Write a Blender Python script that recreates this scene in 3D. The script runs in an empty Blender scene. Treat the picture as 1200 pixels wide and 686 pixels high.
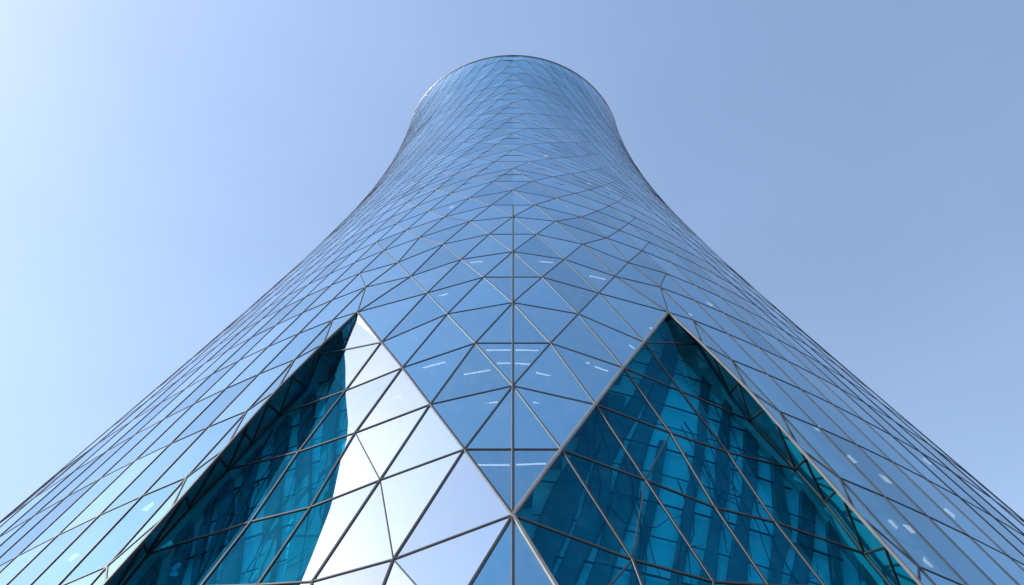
import bpy, bmesh, math, random
from mathutils import Vector, Matrix
from math import comb
random.seed(11)
C = bpy.context.scene.collection
SC = bpy.context.scene
# ------------------------------------------------------------------ site
EYE = 1.7                                   # camera height above the plaza
CAM_PITCH = 0.8605282519771522              # radians above the horizon
FOCAL = 1000.0 / 1200.0 * 36.0              # 36 mm sensor
AX = 100.0                                  # the tower's axis stands 100 m in front of the camera
H = 162.55                                  # top of the glass above the eye
RC = [73.24498949, 61.47387396, 48.76899689, 37.21502002, 24.25425226, 23.88473916]
def rad(z):
    if z > 92:                                # the shaft above its waist
        u = (min(z, H) - 92) / 60
        return 39.3778 - 20.5046 * u + 2.795 * u * u + 3.3257 * u**3 - .5472 * u**4
    s = max(-0.02, z / 161.5494); n = len(RC) - 1
    return sum(RC[i] * comb(n, i) * s**i * (1 - s)**(n - i) for i in range(n + 1))
def P(t, z, ins=0.0):
    """point of the facade: t degrees round the axis from the front, z above the eye, ins metres inside the glass"""
    r = rad(z) - ins; a = math.radians(t)
    return Vector((r * math.sin(a), AX - r * math.cos(a), z + EYE))
def Nrm(t, z):
    a = math.radians(t); d = (rad(z + .5) - rad(z - .5))
    return Vector((math.sin(a), -math.cos(a), -d)).normalized()

# ------------------------------------------------------------------ materials
def newmat(name):
    m = bpy.data.materials.new(name); m.use_nodes = True
    nt = m.node_tree; nt.nodes.clear()
    return m, nt, nt.nodes.new('ShaderNodeOutputMaterial')
def glass_mat(name, refl, trans, f0, rough, bump=.02, grazing=True, pow_=4.0, dust=.08):
    """coated sheet glass: a tinted mirror film over tinted see-through glass, mirror share rising to 1 at grazing angles"""
    m, nt, out = newmat(name); N = nt.nodes.new; L = nt.links.new
    at = N('ShaderNodeAttribute'); at.attribute_name = 'batch'
    tc = N('ShaderNodeTexCoord')
    ns = N('ShaderNodeTexNoise'); ns.inputs['Scale'].default_value = .22; ns.inputs['Detail'].default_value = 2
    L(tc.outputs['Object'], ns.inputs['Vector'])
    ns2 = N('ShaderNodeTexNoise'); ns2.inputs['Scale'].default_value = 1.6; ns2.inputs['Detail'].default_value = 6
    L(tc.outputs['Object'], ns2.inputs['Vector'])
    bp = N('ShaderNodeBump'); bp.inputs['Strength'].default_value = bump; bp.inputs['Distance'].default_value = 1.0
    L(ns.outputs['Fac'], bp.inputs['Height'])
    ti = N('ShaderNodeAttribute'); ti.attribute_name = 'tilt'          # every pane sits a little out of true
    va = N('ShaderNodeVectorMath'); va.operation = 'ADD'; L(bp.outputs['Normal'], va.inputs[0]); L(ti.outputs['Vector'], va.inputs[1])
    vn = N('ShaderNodeVectorMath'); vn.operation = 'NORMALIZE'; L(va.outputs[0], vn.inputs[0])
    gl = N('ShaderNodeBsdfGlossy'); L(vn.outputs[0], gl.inputs['Normal'])
    rr = N('ShaderNodeMapRange'); rr.inputs['From Min'].default_value = .35; rr.inputs['From Max'].default_value = .8
    rr.inputs['To Min'].default_value = rough; rr.inputs['To Max'].default_value = rough + .05
    L(ns2.outputs['Fac'], rr.inputs['Value']); L(rr.outputs['Result'], gl.inputs['Roughness'])
    lw = N('ShaderNodeLayerWeight'); lw.inputs['Blend'].default_value = .5
    pw = N('ShaderNodeMath'); pw.operation = 'POWER'; pw.inputs[1].default_value = pow_
    L(lw.outputs['Facing'], pw.inputs[0])
    # tint fades to white at grazing angles
    hue = N('ShaderNodeMixRGB'); hue.inputs['Color1'].default_value = (*refl, 1)
    hue.inputs['Color2'].default_value = (.93, .96, 1, 1) if grazing else (*refl, 1)
    L(pw.outputs[0], hue.inputs['Fac'])
    mul = N('ShaderNodeMixRGB'); mul.blend_type = 'MULTIPLY'; mul.inputs['Fac'].default_value = 1
    L(hue.outputs['Color'], mul.inputs['Color1']); L(at.outputs['Color'], mul.inputs['Color2'])
    L(mul.outputs['Color'], gl.inputs['Color'])
    tr = N('ShaderNodeBsdfTransparent'); tr.inputs['Color'].default_value = (*trans, 1)
    mr = N('ShaderNodeMapRange'); mr.inputs['To Min'].default_value = f0; mr.inputs['To Max'].default_value = .97 if grazing else min(1, f0 + .25)
    L(pw.outputs[0], mr.inputs['Value'])
    mx = N('ShaderNodeMixShader'); L(mr.outputs['Result'], mx.inputs['Fac'])
    L(tr.outputs[0], mx.inputs[1]); L(gl.outputs[0], mx.inputs[2])
    ds = N('ShaderNodeBsdfDiffuse'); ds.inputs['Color'].default_value = (.34, .33, .31, 1)
    st = N('ShaderNodeTexNoise'); st.inputs['Scale'].default_value = 1.0; st.inputs['Detail'].default_value = 7
    mp = N('ShaderNodeMapping'); mp.inputs['Scale'].default_value = (1.6, 1.6, .22)      # rain runs stretch the dust downwards
    L(tc.outputs['Object'], mp.inputs['Vector']); L(mp.outputs[0], st.inputs['Vector'])
    dr = N('ShaderNodeMapRange'); dr.inputs['From Min'].default_value = .45; dr.inputs['From Max'].default_value = .75
    dr.inputs['To Min'].default_value = .0; dr.inputs['To Max'].default_value = dust
    L(st.outputs['Fac'], dr.inputs['Value'])
    dm = N('ShaderNodeMixShader'); L(dr.outputs['Result'], dm.inputs['Fac']); L(mx.outputs[0], dm.inputs[1]); L(ds.outputs[0], dm.inputs[2])
    L(dm.outputs[0], out.inputs['Surface'])
    return m
def solid(name, col, rough=.5, metal=0.0, var=.15, scale=.6):
    m, nt, out = newmat(name); N = nt.nodes.new; L = nt.links.new
    b = N('ShaderNodeBsdfPrincipled'); b.inputs['Roughness'].default_value = rough; b.inputs['Metallic'].default_value = metal
    tc = N('ShaderNodeTexCoord'); ns = N('ShaderNodeTexNoise'); ns.inputs['Scale'].default_value = scale; ns.inputs['Detail'].default_value = 8
    L(tc.outputs['Object'], ns.inputs['Vector'])
    rp = N('ShaderNodeValToRGB'); e = rp.color_ramp.elements
    e[0].position = .3; e[1].position = .75
    e[0].color = (*[c * (1 - var) for c in col], 1); e[1].color = (*[min(1, c * (1 + var)) for c in col], 1)
    L(ns.outputs['Fac'], rp.inputs['Fac']); L(rp.outputs['Color'], b.inputs['Base Color']); L(b.outputs[0], out.inputs['Surface'])
    return m
def emit_mat(name, col, s):
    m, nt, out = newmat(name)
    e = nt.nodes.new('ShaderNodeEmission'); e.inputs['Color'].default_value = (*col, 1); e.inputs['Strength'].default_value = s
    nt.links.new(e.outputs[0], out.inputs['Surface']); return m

M_GLASS = glass_mat('blue_mirror_glass', (.32, .64, .81), (.50, .62, .70), .82, .012)
M_TEAL = glass_mat('teal_glass', (.015, .25, .42), (.09, .785, 1.0), .22, .01, grazing=False, dust=.012)
M_SKY_REFL = glass_mat('sky_reflection_glass', (.80, .88, .90), (.4, .5, .6), .95, .02, dust=.05)  # bright sky reflection put into a paler copy of the window glass
M_BAR = solid('anodised_aluminium', (.026, .032, .038), .55, .3, .25)
M_BAR_DARK = solid('dark_gasket', (.03, .035, .04), .5, .1, .3)
M_EDGE = solid('brushed_aluminium', (.15, .155, .16), .6, .35, .2)
M_STEEL = solid('dark_painted_steel', (.012, .022, .028), .5, .2, .3)
M_REFL_BAND = solid('reflection_dark', (.10, .12, .13), .55, 0, .35, .9)  # dark of the reflected stripes put into the colour
M_WALL = solid('pale_interior_wall', (.66, .69, .71), .7, 0, .12, .4)
M_SLAB = solid('floor_slab_concrete', (.20, .20, .20), .8, 0, .2, .5)
M_BLIND = solid('roller_blind_fabric', (.62, .62, .60), .8, 0, .06, .5)
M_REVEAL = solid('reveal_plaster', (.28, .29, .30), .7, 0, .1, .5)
M_CORE = solid('core_concrete', (.10, .11, .12), .85, 0, .3, .3)
M_CAP = solid('white_coated_coping', (.62, .62, .61), .35, .1, .08)
M_STRIP = emit_mat('tube_light', (1, .95, .90), 2.4)
M_SHARD = emit_mat('glow_shard', (1, .93, .86), 1.8)

# ------------------------------------------------------------------ object helpers
def link(o, parent=None, inv=None):
    C.objects.link(o)
    if parent: o.parent = parent
    return o
def mesh_obj(name, verts, faces, mat, parent=None, mats=None, fmat=None, batch=None, kind=None, smooth=False):
    me = bpy.data.meshes.new(name); me.from_pydata([tuple(v) for v in verts], [], faces)
    for m in (mats or [mat]): me.materials.append(m)
    if fmat:
        for p, i in zip(me.polygons, fmat): p.material_index = i
    if batch is not None:
        a = me.attributes.new('batch', 'FLOAT_COLOR', 'FACE')
        for i, b in enumerate(batch): a.data[i].color = (*b, 1)
        a = me.attributes.new('tilt', 'FLOAT_VECTOR', 'FACE')
        for i, b in enumerate(batch):
            q = random.Random(round(b[0] * 1e6))               # one tilt for one pane, however many faces it has
            a.data[i].vector = (q.gauss(0, .014), q.gauss(0, .014), q.gauss(0, .014))
    if smooth:
        for p in me.polygons: p.use_smooth = True
    me.update()
    o = link(bpy.data.objects.new(name, me), parent)
    if kind: o['kind'] = kind
    return o
class MB:
    def __init__(s): s.v = []; s.f = []; s.b = []
    def add(s, vs, fs):
        n = len(s.v); s.v += vs; s.f += [tuple(i + n for i in f) for f in fs]
    def build(s, name, mat, parent=None, kind=None, smooth=False):
        return mesh_obj(name, s.v, s.f, mat, parent, kind=kind, smooth=smooth)
def bar_geo(a, b, na, nb, w, hi, lo, ext=0.0):
    """glazing bar from a to b: a bevelled cap standing hi out of the glass and lo into it"""
    d = (b - a).normalized(); a = a - d * ext; b = b + d * ext
    vs = []
    for p, n in ((a, na), (b, nb)):
        s = d.cross(n).normalized(); n2 = s.cross(d).normalized()
        for x, y in ((-.5, -lo), (-.5, hi * .55), (-.3, hi), (.3, hi), (.5, hi * .55), (.5, -lo)):
            vs.append(p + s * (x * w) + n2 * y)
    fs = [(i, (i + 1) % 6, (i + 1) % 6 + 6, i + 6) for i in range(6)] + [tuple(range(5, -1, -1)), tuple(range(6, 12))]
    return vs, fs
def tube_geo(pts, r, n=6, r2=None):
    vs, fs = [], []
    for i, p in enumerate(pts):
        d = (pts[min(i + 1, len(pts) - 1)] - pts[max(i - 1, 0)]).normalized()
        u = d.orthogonal().normalized(); v = d.cross(u)
        rr = r if r2 is None else r + (r2 - r) * i / (len(pts) - 1)
        for k in range(n):
            a = 2 * math.pi * k / n; vs.append(p + u * (rr * math.cos(a)) + v * (rr * math.sin(a)))
    for i in range(len(pts) - 1):
        for k in range(n):
            fs.append((i * n + k, i * n + (k + 1) % n, (i + 1) * n + (k + 1) % n, (i + 1) * n + k))
    fs += [tuple(range(n - 1, -1, -1)), tuple((len(pts) - 1) * n + k for k in range(n))]
    return vs, fs

# ------------------------------------------------------------------ ground
def ground():
    m, nt, out = newmat('plaza_paving'); N = nt.nodes.new; L = nt.links.new
    b = N('ShaderNodeBsdfPrincipled'); b.inputs['Roughness'].default_value = .75
    tc = N('ShaderNodeTexCoord')
    br = N('ShaderNodeTexBrick'); br.inputs['Scale'].default_value = 1.0
    br.inputs['Color1'].default_value = (.20, .195, .185, 1); br.inputs['Color2'].default_value = (.25, .24, .225, 1); br.inputs['Mortar'].default_value = (.14, .13, .12, 1)
    br.inputs['Brick Width'].default_value = 1.2; br.inputs['Row Height'].default_value = .6; br.inputs['Mortar Size'].default_value = .008
    ns = N('ShaderNodeTexNoise'); ns.inputs['Scale'].default_value = .08; ns.inputs['Detail'].default_value = 8
    mx = N('ShaderNodeMixRGB'); mx.blend_type = 'MULTIPLY'; mx.inputs['Fac'].default_value = .4
    L(tc.outputs['Object'], br.inputs['Vector']); L(tc.outputs['Object'], ns.inputs['Vector'])
    L(br.outputs['Color'], mx.inputs['Color1']); L(ns.outputs['Color'], mx.inputs['Color2'])
    L(mx.outputs['Color'], b.inputs['Base Color']); L(b.outputs[0], out.inputs['Surface'])
    R = 6000
    g = mesh_obj('plaza_ground', [(-R, -R, 0), (R, -R, 0), (R, R, 0), (-R, R, 0)], [(0, 1, 2, 3)], m)
    g['kind'] = 'structure'
ground()

# ------------------------------------------------------------------ the lattice of the facade
ROWZ = {0: 24.9, 1: 31.0, 2: 38.35, 3: 45.6, 4: 52.7, 5: 59.3, 6: 65.7, 7: 71.75, 8: 77.5}
for r in range(-1, -8, -1): ROWZ[r] = ROWZ[r + 1] - 6.6
for r in range(9, 80):
    ROWZ[r] = ROWZ[r - 1] + max(3.6, 5.75 - .125 * (r - 8))
def sag(t, z):
    k = .42 * (1 + max(0, (z - 60)) / 160)
    return k * (math.sqrt(t * t + 9) - 3) * 1.05
TINF = {-4: 6, -2: 6, 0: 6.2, 2: 7, 4: 8.4, 6: 10.4, 8: 13.2, 10: 18, 12: 19.9}
def tinf(n):
    if n <= 12: return TINF.get(n, 6.0)
    t = 19.9 + (n - 12) * 1.0
    return t + (.10 * (n - 24)**2 if n > 24 else 0)
CURV = {}
def tcurve(n):
    """the meridian-like glazing line number n as a table z -> t (it leaves the front line at row n and swings down the side)"""
    if n not in CURV:
        z = ROWZ[n]; t = 0.0; tab = [(z, t)]; Ti = tinf(n)
        while z > -30:
            al = 22.8 / rad(min(z, H))
            t += .5 * al * max(.0, 1 - (t / Ti)**2); z -= .5; tab.append((z, t))
        CURV[n] = tab
    return CURV[n]
def t_at(n, z):
    tab = tcurve(n); x = (tab[0][0] - z) / .5; i = int(max(0, min(len(tab) - 2, math.floor(x)))); f = x - i
    return tab[i][1] * (1 - f) + tab[i + 1][1] * f
FIX = {(0, 0): (0, 24.9), (1, .5): (2.55, 30.87), (2, 0): (0, 38.35), (2, 1): (5.0, 36.2),
       (3, .5): (2.8, 45.0), (3, 1.5): (7.68, 41.73), (4, 0): (0, 52.7), (4, 1): (5.55, 50.8), (4, 2): (10.25, 46.55),
       (5, .5): (2.92, 58.8), (5, 1.5): (8.13, 55.9), (6, 0): (0, 65.7), (6, 1): (5.72, 64.0), (6, 2): (10.75, 60.8),
       (7, .5): (3.02, 71.4), (7, 1.5): (8.63, 69.3), (7, 2.5): (13.42, 65.6), (8, 1): (6.0, 76.5),
       (5, 2.5): (14.36, 53.83), (4, 3): (15.63, 48.22), (3, 3.5): (16.74, 41.29), (2, 4): (17.23, 34.13), (1, 4.5): (17.61, 27.95), (0, 5): (17.99, 22.52), (-1, 5.5): (18.34, 17.87), (-2, 6): (18.6, 12.6), (-3, 6.5): (18.8, 7.0)}
SILL = -3
RECESS = (0, .6, 1.2, 1.6, 2.0, 2.2, 2.4, 2.4, 2.4)
def recess(r, a):
    """how far the glazing of a diamond window stands back at a node: more and more from its edges inwards"""
    if r <= SILL or r > 5 or r + 2 * a > 9.9: return 0
    m = 2 * a - abs(r)
    return RECESS[int(round(min(m, 8)))] if m > 0 else 0
INNER = {(1, 1.5): (7.04, 29.58), (0, 1): (5.21, 22.85), (2, 2): (9.71, 35.06), (3, 2.5): (12.01, 41.15), (0, 2): (8.92, 22.32), (1, 2.5): (10.78, 28.45), (2, 3): (13.57, 34.7), (1, 3.5): (14.28, 28.26), (0, 3): (11.8, 22.81), (0, 4): (14.86, 23.26)}
NMAX = 56
_node = {}
def node(r, c):
    """(t, z, inset) of lattice node: row r, lattice step c (half steps on odd rows)"""
    k = (r, c)
    if k in _node: return _node[k]
    a = abs(c); s = 1 if c >= 0 else -1
    if (r, a) in INNER: (t, z), i = INNER[(r, a)], recess(r, a)
    elif (r, a) in FIX: t, z = FIX[(r, a)]; i = 0
    else:
        n = int(round(r + 2 * a)); t = 0.0; i = recess(r, a)
        lo, hi = -28.0, ROWZ[r]
        for _ in range(40):                      # row and glazing line meet where both give the same height
            mid = (lo + hi) / 2
            if mid > ROWZ[r] - sag(t_at(n, mid), mid): hi = mid
            else: lo = mid
        z = (lo + hi) / 2; t = t_at(n, z)
    _node[k] = (t * s, z, i); return _node[k]
def colrange(r):
    c = 0.0 if r % 2 == 0 else .5
    while r + 2 * c <= NMAX: yield c; c += 1
WIN_ROWS = range(-1, 6)
def in_window(nodes):
    """is this pane inside one of the two big diamond windows (between the front lattice line n = 2c - r = 0 and the edge line n = 10)"""
    return all(r >= SILL and 2 * abs(c) >= abs(r) - .01 and r + 2 * abs(c) <= 10.01 for r, c in nodes)
ARC_MAX = 12.4
def single_family(t, z):
    return abs(math.radians(t)) * rad(z) > ARC_MAX
panes, bars = [], []           # pane: list of (t,z,ins); bar: (node a, node b, family)
rows = [r for r in range(-7, NMAX)]
for r in rows:
    for c0 in colrange(r):
        for s in (1, -1):
            if c0 == 0 and s == -1: continue
            c = c0 * s
            A = node(r, c)
            if abs(A[0]) > 99: continue
            # two panes hang below the node row: on the prow side of the outward glazing line and beyond it
            o = s if c0 else 1
            B = (r, c + o); Dn = (r - 1, c + .5 * o); Di = (r - 1, c - .5 * o)
            if r - 1 < -7: continue
            quad_out = single_family(*A[:2]) and not in_window([(r, c), Dn])
            if c0 == 0:
                panes.append(([(r, 0), (r - 1, .5), (r - 1, -.5)], 'half'))
                panes.append(([(r, 0), (r, 1), (r - 1, .5)], '')); panes.append(([(r, 0), (r - 1, -.5), (r, -1)], ''))
                bars += [((r, 0), (r, 1), 'row'), ((r, 0), (r, -1), 'row'), ((r, 0), (r - 1, .5), 'out'), ((r, 0), (r - 1, -.5), 'out2')]
            else:
                bars.append(((r, c), B, 'row'))
                bars.append(((r, c), Dn, 'out'))
                if c0 == .5 and s == 1: bars.append(((r, .5), (r, -.5), 'row'))
                if c0 == .5:
                    if s == 1: panes.append(([(r, -.5), (r, .5), (r - 1, 0)], 'half'))
                    bars.append(((r, c), (r - 1, 0), 'in'))
                if quad_out:
                    # one parallelogram pane takes the triangle beyond the line and the next triangle of the row below
                    panes.append(([(r, c), B, (r - 1, c + 1.5 * o), Dn], ''))
                    if not single_family(*node(r, c - o)[:2]) or in_window([(r, c - o), (r - 1, c - .5 * o)]):
                        panes.append(([(r, c), Dn, Di], '')); bars.append(((r, c), Di, 'in'))
                else:
                    panes.append(([(r, c), B, Dn], ''))
                    if c0 > .5:
                        panes.append(([(r, c), Dn, Di], '')); bars.append(((r, c), Di, 'in'))
                    else:
                        panes.append(([(r, c), Dn, Di], ''))

# ------------------------------------------------------------------ tower root
tower = bpy.data.objects.new('glass_tower', None); C.objects.link(tower)
tower.location = (0, AX, 0)
tower['label'] = 'tall blue mirror-glass tower flaring to its base with two dark diamond windows'
tower['category'] = 'skyscraper'
OFF = Vector((0, AX, 0))
def loc(v): return v - OFF                   # world -> tower space
CAMP = Vector((0, 0, EYE)); cp, sp = math.cos(CAM_PITCH), math.sin(CAM_PITCH)
def screen_area(pts):
    q = []
    for p in pts:
        v = p - CAMP; d = v.y * cp + v.z * sp
        if d < 1: return 0
        q.append((1000 * v.x / d, 1000 * (-v.y * sp + v.z * cp) / d))
    if all(abs(x) > 600 for x, y in q) or all(y < -343 for x, y in q): return 0
    q = [(max(-600, min(600, x)), max(-343, min(343, y))) for x, y in q]
    return abs(sum(q[i][0] * q[(i + 1) % len(q)][1] - q[(i + 1) % len(q)][0] * q[i][1] for i in range(len(q)))) / 2

def clip_z(poly, zmax, keep_below=True):
    out = []
    for i in range(len(poly)):
        a, b = poly[i], poly[(i + 1) % len(poly)]
        ia = (a[1] <= zmax) == keep_below; ib = (b[1] <= zmax) == keep_below
        if ia: out.append(a)
        if ia != ib:
            f = (zmax - a[1]) / (b[1] - a[1]); out.append(tuple(a[k] + f * (b[k] - a[k]) for k in range(3)))
    return out
def batch():
    f = random.gauss(1, .065); f = max(.82, min(1.06, f)); w = random.gauss(0, .012)
    return (f - w, f, f + w)

normal_panes, window_panes = [], {1: [], -1: []}
for keys, flag in panes:
    nd = [node(*k) for k in keys]
    if min(abs(n[0]) for n in nd) > 96: continue
    side = 1 if sum(n[0] for n in nd) > 0 else -1
    if in_window(keys) and flag != 'half':
        window_panes[side].append((keys, nd)); continue
    poly = clip_z(clip_z(nd, H), -EYE, False)
    if len(poly) < 3: continue
    if flag == 'half':
        for sg in (1, -1):                       # the front line is split by a straight vertical bar
            h = [p for p in poly if p[0] * sg >= -1e-6]
            zero = [p for p in poly if abs(p[0]) < 1e-6]
            pl = []
            for i in range(len(poly)):
                a, b = poly[i], poly[(i + 1) % len(poly)]
                if a[0] * sg >= -1e-6: pl.append(P(*a))
                if a[0] * b[0] < -1e-9:
                    pa, pb = P(*a), P(*b); f = pa.x / (pa.x - pb.x); pl.append(pa + (pb - pa) * f)
            if len(pl) >= 3: normal_panes.append(pl)
    else:
        normal_panes.append([P(*p) for p in poly])
def oriented(pts):
    n = (pts[1] - pts[0]).cross(pts[2] - pts[0]); c = sum(pts, Vector()) / len(pts)
    if n.dot(Vector((c.x, c.y - AX, 0))) < 0: return pts[::-1]
    return pts
def facing(pts):
    c = sum(pts, Vector()) / len(pts); n = (pts[1] - pts[0]).cross(pts[2] - pts[0])
    return n.dot(c - CAMP) < 0
normal_panes = [oriented(p) for p in normal_panes]
normal_panes.sort(key=lambda p: -screen_area(p) if facing(p) else 0)
for pl in normal_panes[:100]:
    mesh_obj('glass_pane', [loc(v) for v in pl], [tuple(range(len(pl)))], M_GLASS, tower, batch=[batch()])
vs, fs, bt = [], [], []
for pl in normal_panes[100:]:
    n = len(vs); vs += [loc(v) for v in pl]; fs.append(tuple(range(n, n + len(pl)))); bt.append(batch())
# the far half of the tower, turned away from the view: the same skin without its lattice
def skin(t0, t1, nt, nz, z0=-EYE, z1=H, ins=0.0):
    v = [loc(P(t0 + (t1 - t0) * i / nt, z0 + (z1 - z0) * j / nz, ins)) for j in range(nz + 1) for i in range(nt + 1)]
    f = [(j * (nt + 1) + i, j * (nt + 1) + i + 1, (j + 1) * (nt + 1) + i + 1, (j + 1) * (nt + 1) + i) for j in range(nz) for i in range(nt)]
    return v, f
v2, f2 = skin(98, 262, 33, 30)
n = len(vs); vs += v2; fs += [tuple(i + n for i in f) for f in f2]; bt += [batch() for _ in f2]
mesh_obj('glass_pane', vs, fs, M_GLASS, tower, batch=bt, kind='stuff')

# ------------------------------------------------------------------ glazing bars
FAM = {'row': (.135, .045), 'out': (.135, .062), 'out2': (.135, .064), 'in': (.13, .053)}
edge_set = set()
def edge_line(r0, c0, r1, c1):
    a0, a1 = abs(c0), abs(c1)
    n10 = abs(r0 + 2 * a0 - 10) < .1 and abs(r1 + 2 * a1 - 10) < .1 and max(r0, r1) <= 5
    n10 = n10 and min(r0, r1) >= SILL
    m0 = abs(2 * a0 - abs(r0)) < .1 and abs(2 * a1 - abs(r1)) < .1 and SILL <= min(r0, r1) and max(r0, r1) <= 5 and r0 != r1
    sl = r0 == SILL and r1 == SILL and min(a0, a1) > 1.4 and max(a0, a1) < 6.6
    return n10 or m0 or sl
geo, wbars, seen = [], {1: [], -1: []}, set()
for ka, kb, fam in bars:
    key = tuple(sorted((ka, kb)))
    if key in seen: continue
    seen.add(key)
    a, b = node(*ka), node(*kb)
    if min(abs(a[0]), abs(b[0])) > 96: continue
    seg = [a, b]
    if max(a[1], b[1]) > H or min(a[1], b[1]) < -EYE:
        lo_, hi_ = -EYE, H
        pts = []
        for p, q in ((a, b), (b, a)):
            z = min(hi_, max(lo_, p[1]))
            if abs(p[1] - q[1]) < 1e-6: pts = None; break
            f = (z - p[1]) / (q[1] - p[1])
            if f > 1: pts = None; break
            pts.append(tuple(p[k] + f * (q[k] - p[k]) for k in range(3)))
        if not pts: continue
        a, b = pts
    pa, pb = P(*a), P(*b)
    if (pa - pb).length < .05: continue
    w, hi = FAM[fam]
    inside = in_window([ka, kb])
    e = edge_line(*ka, *kb)
    k_ = max(.42, 1 - max(0, (a[1] + b[1]) / 2 - 45) / 105) * (1 - .3 * min(1, max(0, abs(a[0]) - 17) / 12))      # slimmer bars higher up
    w *= k_; hi *= k_
    if e: w, hi = (.22, .09) if ka[0] + 2 * abs(ka[1]) > 9 and kb[0] + 2 * abs(kb[1]) > 9 else ((.24, .10) if a[0] > .1 or b[0] > .1 else (.17, .08))
    g = bar_geo(pa, pb, Nrm(*a[:2]), Nrm(*b[:2]), w, hi, .06)
    mid = (pa + pb) / 2
    vis = Nrm((a[0] + b[0]) / 2, (a[1] + b[1]) / 2).dot(CAMP - mid) > 0
    side_pts = [pa + Vector((0, 0, .1)), pb + Vector((0, 0, .1)), pb + Vector((.2, 0, -.1)), pa + Vector((.2, 0, -.1))]
    L_ = screen_area([pa, pb, pb + Vector((.25, 0, .25)), pa + Vector((.25, 0, .25))]) if vis else 0
    if inside or e: wbars[1 if a[0] + b[0] > 0 else -1].append((g, e, ka, kb))
    else: geo.append((L_, g))
# slim intermediate transoms on the upper shaft, half-way between the lattice rows
for r in range(11, NMAX):
    for c0 in colrange(r):
        for s_ in (1, -1):
            if c0 == 0 and s_ == -1: continue
            c = c0 * s_; o = s_ if c0 else 1
            q = [node(r, c), node(r - 1, c + .5 * o), node(r, c + o), node(r - 1, c + 1.5 * o)]
            m1 = [(q[0][k] + q[1][k]) / 2 for k in range(3)]; m2 = [(q[2][k] + q[3][k]) / 2 for k in range(3)]
            segs = [(m1, m2)]
            if c0 == 0: segs += [([-m1[0], m1[1], 0], m1), ([-m1[0], m1[1], 0], [-m2[0], m2[1], 0])]
            if c0 == .5 and s_ == 1: segs.append(([-m1[0], m1[1], 0], m1))
            for a, b in segs:
                if max(a[1], b[1]) > H or min(a[1], b[1]) < 92 or max(abs(a[0]), abs(b[0])) > 95: continue
                pa, pb = P(a[0], a[1]), P(b[0], b[1])
                if (pa - pb).length > .1: geo.append((0, bar_geo(pa, pb, Nrm(a[0], a[1]), Nrm(b[0], b[1]), .07, .03, .04)))
# straight bar up the front
zs = sorted([node(r, 0)[1] for r in range(-6, 60, 2)] + [node(r, .5)[1] for r in range(-5, 60, 2)])
fl = []
for r in range(-6, 10):
    if r % 2 == 0: fl.append(P(*node(r, 0)))
    else: fl.append((P(*node(r, .5)) + P(*node(r, -.5))) / 2)
geo.sort(key=lambda x: -x[0])
for i in range(len(fl) - 1):
    n_ = Vector((0, -1, .4)).normalized(); g = bar_geo(fl[i], fl[i + 1], n_, n_, .17, .09, .05)
    geo.insert(0, (9e9, g))
NB = 100
for _, (v, f) in geo[:NB]:
    mesh_obj('glazing_bar', [loc(p) for p in v], f, M_BAR, tower)
mb = MB()
for _, (v, f) in geo[NB:]: mb.add([loc(p) for p in v], f)
mb.build('glazing_bar', M_BAR, tower, 'stuff')

# ------------------------------------------------------------------ the two diamond windows
DARK = {1: [(15.3, 58.2), (16.14, 56.78), (16.73, 50.68), (17.65, 44.17), (17.75, 40.42), (18.57, 34.74), (19.0, 31.48), (18.92, 26.78), (19.12, 23.03), (19.3, 17.2), (19.5, 11.5), (19.0, 7.2)],
        -1: [(-16.0, 57.2), (-16.53, 55.48), (-16.81, 48.72), (-17.02, 44.85), (-17.77, 41.24), (-18.38, 37.77), (-18.8, 34.82), (-19.54, 31.07), (-19.95, 27.08), (-19.99, 23.25), (-19.9, 17.2), (-19.8, 11.5), (-19.2, 7.2)]}
DARK_NODE = {1: {5: 1, 4: 2, 3: 4, 2: 5, 1: 7, 0: 8, -1: 9, -2: 10}, -1: {5: 1, 4: 2, 3: 4, 2: 6, 1: 8, 0: 9, -1: 10, -2: 11}}
def dins(side, i): return (.1, .3, 1.3)[i] if i < 3 else 2.4
CURVE = [(-18.83, 59.12), (-17.48, 56.37), (-15.05, 50.84), (-13.06, 44.91), (-11.92, 40.82), (-10.59, 36.64), (-10.14, 34.5), (-10.01, 32.5), (-9.5, 28.01), (-9.48, 24.18), (-9.5, 21.95), (-9.45, 3.0)]  # outline of the reflected sky, drawn as a change of glass
def curve_t(z):
    for (t0, z0), (t1, z1) in zip(CURVE, CURVE[1:]):
        if z1 <= z <= z0: f = (z - z1) / (z0 - z1); return t1 + f * (t0 - t1)
    return CURVE[0][0] if z > CURVE[0][1] else CURVE[-1][0]
def tz_of(p):
    return math.degrees(math.atan2(p.x, AX - p.y)), p.z - EYE
def split_pane(pts, n=14):
    """cut a flat pane along the wavy edge of the sky reflection, painted as silver beside teal glazing"""
    a, teal, silver = pts, [], []
    tris = [(pts[0], pts[i], pts[i + 1]) for i in range(1, len(pts) - 1)]
    for A, B, Cc in tris:
        g = lambda i, j: A + (B - A) * (i / n) + (Cc - A) * (j / n)
        for i in range(n):
            for j in range(n - i):
                sub = [(g(i, j), g(i + 1, j), g(i, j + 1))]
                if i + j < n - 1: sub.append((g(i + 1, j), g(i + 1, j + 1), g(i, j + 1)))
                for t3 in sub:
                    fv = [(lambda q: q[0] - curve_t(q[1]))(tz_of(p)) for p in t3]
                    for sign, store in ((-1, teal), (1, silver)):
                        out = []
                        for k in range(3):
                            p, q, fp, fq = t3[k], t3[(k + 1) % 3], fv[k] * sign, fv[(k + 1) % 3] * sign
                            if fp >= 0: out.append(p)
                            if fp * fq < 0: out.append(p + (q - p) * (fp / (fp - fq)))
                        if len(out) >= 3: store.append(out)
    return teal, silver
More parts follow.
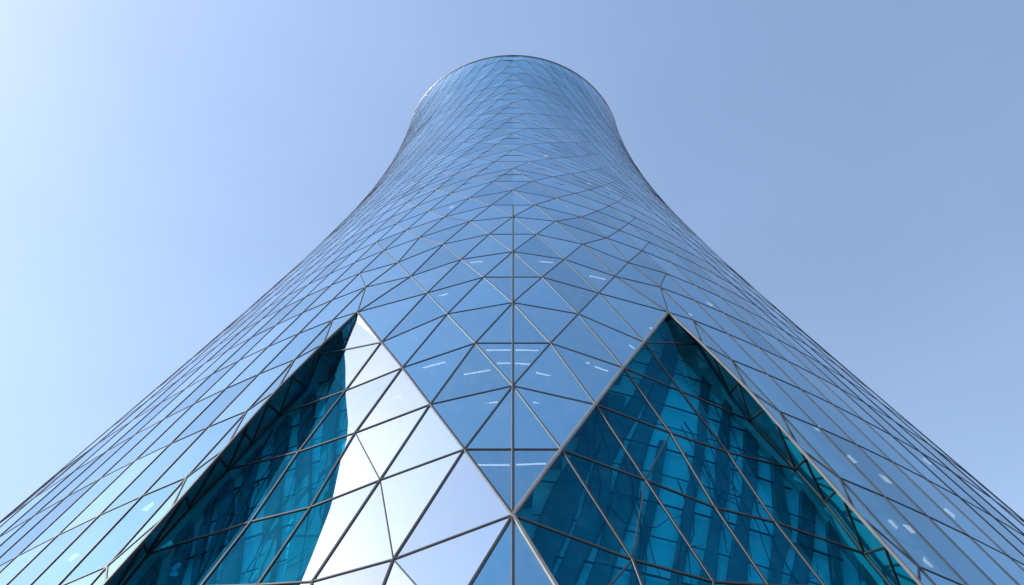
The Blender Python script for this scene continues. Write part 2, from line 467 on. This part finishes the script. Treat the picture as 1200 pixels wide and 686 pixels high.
def fuse(polys):
    vs, idx, fs = [], {}, []
    for pl in polys:
        f = []
        for p in pl:
            k = (round(p.x, 4), round(p.y, 4), round(p.z, 4))
            if k not in idx: idx[k] = len(vs); vs.append(p)
            if not f or f[-1] != idx[k]: f.append(idx[k])
        if len(f) > 2 and f[0] == f[-1]: f.pop()
        if len(set(f)) > 2: fs.append(tuple(f))
    return vs, fs
def add_pane(win, pl, mat):
    pl = oriented(pl); mesh_obj('glass_pane', [loc(p) for p in pl], [tuple(range(len(pl)))], mat, win, batch=[batch()])
REFL_BANDS = {1: [([(16.54, 54.15), (11.04, 42.1), (7.68, 33.83), (5.51, 27.69), (3.85, 22.29)], 22), ([(11.15, 45.27), (5.74, 33.57), (4.11, 28.33), (2.09, 22.22)], 17), ([(18.95, 51.39), (13.5, 37.77), (9.78, 29.0), (7.34, 21.98)], 11), ([(6.79, 37.77), (4.68, 29.15), (3.09, 24.73)], 20), ([(18.81, 45.81), (15.47, 38.88), (12.82, 31.82), (10.35, 26.15), (8.78, 22.13)], 13), ([(18.63, 40.87), (15.23, 33.4), (12.73, 28.02), (10.39, 22.34)], 15), ([(18.29, 35.94), (15.54, 28.88), (13.66, 25.39), (12.26, 22.63)], 14), ([(19.41, 33.49), (15.47, 26.11), (13.8, 22.9)], 16), ([(4.95, 35.44), (3.15, 30.68), (1.65, 25.34)], 26), ([(20.0, 31.51), (17.93, 27.06), (16.15, 23.36)], 11), ([(19.93, 27.61), (18.28, 23.85)], 12), ([(8.72, 32.16), (6.78, 26.37), (5.42, 21.81)], 10)],
        -1: [([(-18.89, 43.37), (-15.64, 34.82), (-13.0, 26.62), (-11.98, 22.58)], 17), ([(-17.62, 45.47), (-15.0, 38.52), (-12.2, 29.68), (-10.43, 22.35)], 17), ([(-15.98, 47.64), (-13.66, 40.38), (-12.12, 34.29), (-11.03, 29.22), (-10.16, 24.78)], 17), ([(-19.22, 39.39), (-18.26, 36.03), (-15.96, 29.45), (-13.9, 22.91)], 15), ([(-19.97, 35.73), (-17.53, 30.76), (-16.27, 26.64), (-15.38, 23.2)], 15), ([(-20.47, 31.16), (-18.24, 26.38), (-17.27, 23.61)], 16), ([(-19.23, 32.11), (-17.63, 27.7), (-15.89, 23.31)], 8), ([(-20.83, 27.88), (-18.86, 23.99)], 18)]}
for side in (1, -1):
    win = bpy.data.objects.new('diamond_window', None); link(win, tower)
    win['label'] = ('dark teal diamond window with all its panes see-through' if side == 1 else 'teal diamond window with a sky reflection painted as silvery panes on its inner side')
    rnd = random.Random(5 + side)
    dk = DARK[side]; dn = DARK_NODE[side]
    def wn(k):
        """window node -> point; the edge line's nodes give way to the set-back line behind the reveal"""
        r, c = k
        if abs(r + 2 * abs(c) - 10) < .1 and r > SILL:
            return P(*dk[dn[r]], dins(side, dn[r]))
        return P(*node(r, c))
    for keys, nd in window_panes[side]:
        try: pts = [wn(k) for k in keys]
        except KeyError: continue
        if side == 1: add_pane(win, pts, M_TEAL); continue
        tl, sv = split_pane(pts)
        for polys, mat in ((tl, M_TEAL), (sv, M_SKY_REFL)):
            if polys:
                v, f = fuse([oriented(p) for p in polys]); b = batch()
                mesh_obj('glass_pane', [loc(p) for p in v], f, mat, win, batch=[b] * len(f))
    tip = [P(*node(5, 2.5 * side)), P(*node(4, 2 * side)), P(*dk[1], dins(side, 1))]
    add_pane(win, tip, M_TEAL if side == 1 else M_SKY_REFL)
    # bars: edges stay in the facade, the rest follow the set-back glazing
    for g, e, ka, kb in wbars[side]:
        if e: mesh_obj('edge_beam', [loc(p) for p in g[0]], g[1], M_BAR if side < 0 else M_EDGE, win)  # left beams take the darker metal: shade put into the colour
        else:
            if ka[0] != kb[0] and abs(ka[0] + 2 * abs(ka[1]) - kb[0] - 2 * abs(kb[1])) > .1 and (2 * abs(ka[1]) - ka[0] > 2.1 or max(ka[0], kb[0]) > 2): continue   # only the innermost inward line runs on
            try: a, b = wn(ka), wn(kb)
            except KeyError: continue
            n_ = Nrm(*tz_of((a + b) / 2))
            row = ka[0] == kb[0]
            inw = not row and abs(ka[0] + 2 * abs(ka[1]) - kb[0] - 2 * abs(kb[1])) > .1
            v, f = bar_geo(a, b, n_, n_, .15 if row else .09 if inw else .16, .06 if row else .03 if inw else .085, .06)
            mesh_obj('glazing_bar', [loc(p) for p in v], f, M_BAR if not row else M_BAR_DARK, win)
    # the set-back line and the reveal glazed between it and the edge
    dp = [P(*q, dins(side, i)) for i, q in enumerate(dk)]
    for i in range(1, len(dp) - 1):
        n_ = Nrm(*dk[i]); v, f = bar_geo(dp[i], dp[i + 1], n_, n_, .2, .09, .1)
        mesh_obj('glazing_bar', [loc(p) for p in v], f, M_STEEL, win)
    edge = [P(*node(r, side * (10 - r) / 2)) for r in (5, 4, 3, 2, 1, 0, -1, -2, -3)]
    ez = [node(r, side * (10 - r) / 2) for r in (5, 4, 3, 2, 1, 0, -1, -2, -3)]
    def edge_pt(z):
        for a, b in zip(ez, ez[1:]):
            if b[1] <= z <= a[1]:
                f = (z - b[1]) / (a[1] - b[1]); return P(b[0] + f * (a[0] - b[0]), z, .12)
        return P(*(ez[0] if z > ez[0][1] else ez[-1])[:2], .12)
    for i in range(1, len(dp) - 1):
        z0, z1 = dk[i][1], dk[i + 1][1]; zm = (z0 + z1) / 2
        up0, up1 = edge_pt(z0 + 2.2), edge_pt(z1 + 2.2); lo0 = edge_pt(z0 - 1.6)
        for pl in ([dp[i], up0, lo0], [dp[i], lo0, dp[i + 1]], [lo0, up1, dp[i + 1]]):
            if (pl[1] - pl[0]).cross(pl[2] - pl[0]).length > .05: add_pane(win, pl, M_TEAL)
        for q in (up0, lo0):
            if i > 1 and (q - dp[i]).length > .3:
                d_ = (q - dp[i]).normalized(); u_ = d_.cross(Vector((0, 0, 1))).normalized()
                v, f = tube_geo([dp[i], (dp[i] + q) / 2, q], .085, 6); mesh_obj('strut', [loc(p) for p in v], f, M_STEEL, win)
    # inside: added dark bands and twigs imitating reflections, before a pale wall
    for pts, wpx in REFL_BANDS[side]:
        w = wpx / 17.0; ins = 3.35 + rnd.uniform(-.06, .06)
        path = [P(t, z, ins) for t, z in pts]
        top = path[0] + (path[0] - path[1]).normalized() * 5.0; bot = path[-1] + (path[-1] - path[-2]).normalized() * 14
        path = [top] + path + [bot]
        fine = []
        for a, b in zip(path, path[1:]):
            for k in range(5): fine.append(a + (b - a) * (k / 5))
        fine.append(path[-1])
        vs, fs = [], []
        for i, p in enumerate(fine):
            t, z = tz_of(p); n_ = Nrm(t, z); d = (fine[min(i + 1, len(fine) - 1)] - fine[max(0, i - 1)]).normalized(); s = d.cross(n_).normalized()
            wl = w * (.5 + .10 * math.sin(i * .6 + wpx)); wr = w * (.5 + .10 * math.sin(i * .5 + 2 * wpx)); dep = .5
            vs += [p - s * wl, p - s * wl * .8 + n_ * .12, p + s * wr * .8 + n_ * .12, p + s * wr, p + s * wr - n_ * dep, p - s * wl - n_ * dep]
        for i in range(len(fine) - 1):
            for k in range(6): fs.append((i * 6 + k, i * 6 + (k + 1) % 6, i * 6 + 6 + (k + 1) % 6, i * 6 + 6 + k))
        fs += [tuple(range(5, -1, -1)), tuple(len(vs) - 6 + k for k in range(6))]
        mesh_obj('reflection_band', [loc(p) for p in vs], fs, M_REFL_BAND, win)  # added band imitating a dark stripe reflected in the teal glass
    for k in range(34):
        t0 = side * rnd.uniform(3, 18.5); z0 = rnd.uniform(30, 56); p = []
        ins = rnd.uniform(2.75, 3.2); lean = -side * rnd.uniform(-.05, .28) if side == 1 else rnd.uniform(-.02, .2)
        t, z = t0, z0
        for j in range(rnd.randint(5, 10)):
            p.append(P(t, z, ins)); z -= rnd.uniform(1.2, 2.6); t += lean * 2 + rnd.uniform(-.35, .35)
        v, f = tube_geo(p, rnd.uniform(.035, .065), 5, .02); mesh_obj('reflection_twig', [loc(q) for q in v], f, M_STEEL, win)  # added twig line imitating reflected bare branches
        if k % 2:
            q0 = p[len(p) // 2]; tt, zz = tz_of(q0); q = [q0]
            for j in range(3):
                tt += side * rnd.uniform(.4, .9) * (1 if k % 4 == 1 else -1); zz += rnd.uniform(.2, 1.4); q.append(P(tt, zz, ins + .1))
            v, f = tube_geo(q, .035, 5, .02); mesh_obj('reflection_twig', [loc(x) for x in v], f, M_STEEL, win)
    for j in range(12):
        z = 54.5 - 3.3 * j; p = [P(side * (1 + 1.9 * i), z - sag(1 + 1.9 * i, z) * .7, 3.3) for i in range(10)]
        v, f = tube_geo(p, .07 if j % 2 else .045, 5); mesh_obj('handrail', [loc(q) for q in v], f, M_STEEL, win)
    def td(z):
        for a, b in zip(dk, dk[1:]):
            if b[1] <= z <= a[1]: q = (z - b[1]) / (a[1] - b[1]); return abs(b[0] + q * (a[0] - b[0]))
        return abs(dk[0][0]) if z > dk[0][1] else abs(dk[-1][0])
    v, f = [], []
    for j in range(49):
        z = 3 + j * 1.13; e_ = td(z)
        for i in range(25):
            q = i / 18
            t, ins = (e_ * q, 3.75 - .15 * q) if i <= 18 else (e_ + (i - 18) / 6 * 2.1, 3.6 - (i - 18) / 6 * 3.0)
            v.append(loc(P(side * t, z, ins)))
    f = [(j * 25 + i, j * 25 + i + 1, (j + 1) * 25 + i + 1, (j + 1) * 25 + i) for j in range(48) for i in range(24)]
    mesh_obj('atrium_wall', v, [q for k, q in enumerate(f) if k % 24 < 18], M_WALL, win, smooth=True)
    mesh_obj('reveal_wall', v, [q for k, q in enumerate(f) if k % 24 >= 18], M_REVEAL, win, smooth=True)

# ------------------------------------------------------------------ inside the rest of the tower
vs, fs = skin(0, 360, 72, 40, -EYE, H - 1, 10.0); mesh_obj('core_wall', vs, fs, M_CORE, tower, smooth=True)
def ring(z, r0, r1, th, name, mat, n=96):
    v, f = [], []
    for i in range(n):
        a = 2 * math.pi * i / n
        for r, zz in ((r0, z), (r1, z), (r1, z - th), (r0, z - th)): v.append(Vector((r * math.sin(a), -r * math.cos(a), zz + EYE)))
    for i in range(n):
        j = (i + 1) % n
        for k in range(4): f.append((i * 4 + k, i * 4 + (k + 1) % 4, j * 4 + (k + 1) % 4, j * 4 + k))
    return mesh_obj(name, v, f, mat, tower)
def sector(z, r0, r1, th, t0, t1, name, mat, n=40):
    v, f = [], []
    for i in range(n + 1):
        a = math.radians(t0 + (t1 - t0) * i / n)
        for r, zz in ((r0, z), (r1, z), (r1, z - th), (r0, z - th)): v.append(Vector((r * math.sin(a), -r * math.cos(a), zz + EYE)))
    for i in range(n):
        for k in range(4): f.append((i * 4 + k, i * 4 + (k + 1) % 4, i * 4 + 4 + (k + 1) % 4, i * 4 + 4 + k))
    f += [(3, 2, 1, 0), (n * 4, n * 4 + 1, n * 4 + 2, n * 4 + 3)]
    return mesh_obj(name, v, f, mat, tower)
z = 29.5
while z < H - 3:
    if z > 60: ring(z, rad(z) - 9.8, rad(z) - 1.0, .45, 'floor_slab', M_SLAB)
    else:
        h_ = max(.6, 14.4 * (z - 24.9) / 29 - 1.2); sector(z, rad(z) - 9.8, rad(z) - .9, .45, -h_, h_, 'floor_slab', M_SLAB, 16)
        sector(z, rad(z) - 9.8, rad(z) - .9, .45, 23, 337, 'floor_slab', M_SLAB, 90)
    z += 3.9
rb = random.Random(3)
for k in range(95):
    for _ in range(50):
        t = rb.uniform(-34, 34); z = 33.4 + 3.9 * rb.randint(0, 22) - .5
        h_ = 14.4 * (z - 24.9) / 29 - 3.5
        if z > 62 or abs(t) < h_ or abs(t) > 24: break
    dt = rb.uniform(1.0, 1.9) * 50 / rad(z) * .6; dz = rb.uniform(1.0, 3.0)
    v = [loc(P(tt, zz, .75 + q)) for q in (0, .03) for tt, zz in ((t - dt, z), (t + dt, z), (t + dt, z - dz), (t - dt, z - dz))]
    mesh_obj('roller_blind', v, [(0, 1, 2, 3), (7, 6, 5, 4), (0, 4, 5, 1), (1, 5, 6, 2), (2, 6, 7, 3), (3, 7, 4, 0)], M_BLIND, tower)
ring(H - .5, 2, rad(H) - .6, .4, 'roof', M_SLAB)
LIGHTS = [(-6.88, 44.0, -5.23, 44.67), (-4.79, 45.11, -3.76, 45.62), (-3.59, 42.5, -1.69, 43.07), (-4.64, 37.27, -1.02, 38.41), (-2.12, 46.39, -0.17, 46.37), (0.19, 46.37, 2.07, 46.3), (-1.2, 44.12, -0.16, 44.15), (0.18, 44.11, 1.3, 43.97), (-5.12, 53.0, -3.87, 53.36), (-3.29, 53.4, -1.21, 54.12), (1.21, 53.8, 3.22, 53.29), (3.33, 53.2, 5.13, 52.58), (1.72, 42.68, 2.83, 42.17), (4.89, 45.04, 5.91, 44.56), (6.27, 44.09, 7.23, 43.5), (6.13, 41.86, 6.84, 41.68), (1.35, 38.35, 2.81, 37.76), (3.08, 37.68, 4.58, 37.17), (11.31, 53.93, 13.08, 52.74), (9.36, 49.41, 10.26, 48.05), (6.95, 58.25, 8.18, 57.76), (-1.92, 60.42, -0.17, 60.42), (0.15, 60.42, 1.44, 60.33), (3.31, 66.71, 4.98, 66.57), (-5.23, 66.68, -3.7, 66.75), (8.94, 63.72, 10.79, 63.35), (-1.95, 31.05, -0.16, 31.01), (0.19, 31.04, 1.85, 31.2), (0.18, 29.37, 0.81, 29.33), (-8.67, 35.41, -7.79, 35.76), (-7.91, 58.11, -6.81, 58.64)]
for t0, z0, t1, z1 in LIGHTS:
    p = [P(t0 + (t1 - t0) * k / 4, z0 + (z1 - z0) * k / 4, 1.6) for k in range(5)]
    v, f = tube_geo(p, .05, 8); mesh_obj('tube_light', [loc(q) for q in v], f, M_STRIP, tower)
SHARD = [(21.63, 39.3), (22.35, 35.68), (24.11, 34.24), (20.9, 28.7), (21.85, 28.63), (34.23, 41.58), (27.81, 32.53), (21.0, 25.5), (-7.59, 38.84), (-23.31, 26.68), (-20.69, 30.14), (16.84, 99.13), (22.44, 61.18), (18.25, 56.51), (21.2, 98.89), (8.72, 109.86), (3.93, 105.62), (-10.57, 85.58)]  # glowing shards added for white flecks in the glass, no real lamps
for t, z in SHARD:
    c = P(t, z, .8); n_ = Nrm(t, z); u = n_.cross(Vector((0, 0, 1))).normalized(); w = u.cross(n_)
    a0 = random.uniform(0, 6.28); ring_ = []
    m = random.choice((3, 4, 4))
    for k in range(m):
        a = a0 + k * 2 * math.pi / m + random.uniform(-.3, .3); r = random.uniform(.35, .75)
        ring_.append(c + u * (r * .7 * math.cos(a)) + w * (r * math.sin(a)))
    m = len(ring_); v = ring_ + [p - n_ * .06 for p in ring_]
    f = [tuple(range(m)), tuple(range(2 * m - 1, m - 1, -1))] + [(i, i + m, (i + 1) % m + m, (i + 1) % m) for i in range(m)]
    mesh_obj('glow_shard', [loc(q) for q in v], f, M_SHARD, tower)

# ------------------------------------------------------------------ crown: gasket, coping and a thin rail above it
R1 = rad(H)
def torus(R, r, z, name, mat, n=160, m=8):
    v, f = [], []
    for i in range(n):
        a = 2 * math.pi * i / n
        for k in range(m):
            b = 2 * math.pi * k / m; rr = R + r * math.cos(b); v.append(Vector((rr * math.sin(a), -rr * math.cos(a), z + EYE + r * math.sin(b))))
    for i in range(n):
        for k in range(m): f.append((i * m + k, ((i + 1) % n) * m + k, ((i + 1) % n) * m + (k + 1) % m, i * m + (k + 1) % m))
    return mesh_obj(name, v, f, mat, tower, smooth=True)
ring(H + .35, R1 - .3, R1 + .02, .33, 'gasket', M_STEEL, 160)
torus(R1 + .0, .09, H + .46, 'coping', M_CAP)
torus(R1 - 1.6, .03, H + 1.5, 'guard_rail', M_BAR)
for i in range(60):
    a = 2 * math.pi * i / 60; r = R1 - 1.6
    p = Vector((r * math.sin(a), -r * math.cos(a), H + EYE + .6))
    v, f = tube_geo([p, p + Vector((0, 0, .9))], .02, 5); mesh_obj('rail_post', v, f, M_BAR, tower)

# ------------------------------------------------------------------ sky, sun, camera
SUN_EL, SUN_AZ = math.radians(42), math.radians(-99)      # azimuth from +Y, clockwise seen from above: the sun stands to the left
w = bpy.data.worlds.new('World'); SC.world = w; w.use_nodes = True
nt = w.node_tree; bg = nt.nodes['Background']
sky = nt.nodes.new('ShaderNodeTexSky'); sky.sky_type = 'NISHITA'; sky.sun_disc = False
sky.sun_elevation = SUN_EL; sky.sun_rotation = SUN_AZ
sky.air_density = 1.6; sky.dust_density = .9; sky.ozone_density = 2.0; sky.altitude = 0
mulw = nt.nodes.new('ShaderNodeMixRGB'); mulw.blend_type = 'MULTIPLY'; mulw.inputs['Fac'].default_value = 1
mulw.inputs['Color2'].default_value = (1.075, .992, .985, 1)
tcw = nt.nodes.new('ShaderNodeTexCoord'); nw = nt.nodes.new('ShaderNodeTexNoise'); nw.inputs['Scale'].default_value = 3.0; nw.inputs['Detail'].default_value = 5
mpw = nt.nodes.new('ShaderNodeMapping'); mpw.inputs['Scale'].default_value = (1, 1, 2.5)
mrw = nt.nodes.new('ShaderNodeMapRange'); mrw.inputs['From Min'].default_value = .3; mrw.inputs['From Max'].default_value = .7; mrw.inputs['To Min'].default_value = .965; mrw.inputs['To Max'].default_value = 1.035
vmw = nt.nodes.new('ShaderNodeVectorMath'); vmw.operation = 'SCALE'
nt.links.new(tcw.outputs['Generated'], mpw.inputs['Vector']); nt.links.new(mpw.outputs[0], nw.inputs['Vector']); nt.links.new(nw.outputs['Fac'], mrw.inputs['Value'])
nt.links.new(sky.outputs[0], vmw.inputs[0]); nt.links.new(mrw.outputs[0], vmw.inputs['Scale'])
nt.links.new(vmw.outputs[0], mulw.inputs['Color1']); nt.links.new(mulw.outputs[0], bg.inputs['Color'])
bg.inputs['Strength'].default_value = .15
sd = Vector((math.sin(SUN_AZ) * math.cos(SUN_EL), math.cos(SUN_AZ) * math.cos(SUN_EL), math.sin(SUN_EL)))
sl = bpy.data.lights.new('sun', 'SUN'); sl.energy = 3.5; sl.angle = math.radians(.5); sl.color = (1, .95, .88)
so = bpy.data.objects.new('sun', sl); C.objects.link(so); so.location = (-200, -50, 300)
so.rotation_euler = (-sd).to_track_quat('-Z', 'Y').to_euler()
cam = bpy.data.cameras.new('camera'); co = bpy.data.objects.new('camera', cam); C.objects.link(co)
cam.sensor_width = 36; cam.lens = FOCAL; cam.clip_end = 20000; cam.clip_start = .1
cam.shift_x = -1 / 1200
co.location = CAMP; co.rotation_euler = (math.pi / 2 + CAM_PITCH, 0, 0)
SC.camera = co
SC.view_settings.view_transform = 'Standard'; SC.view_settings.look = 'None'; SC.view_settings.gamma = 1
SC.view_settings.exposure = 0.7
SC.cycles.max_bounces = 10; SC.cycles.transparent_max_bounces = 12; SC.cycles.sample_clamp_indirect = 4
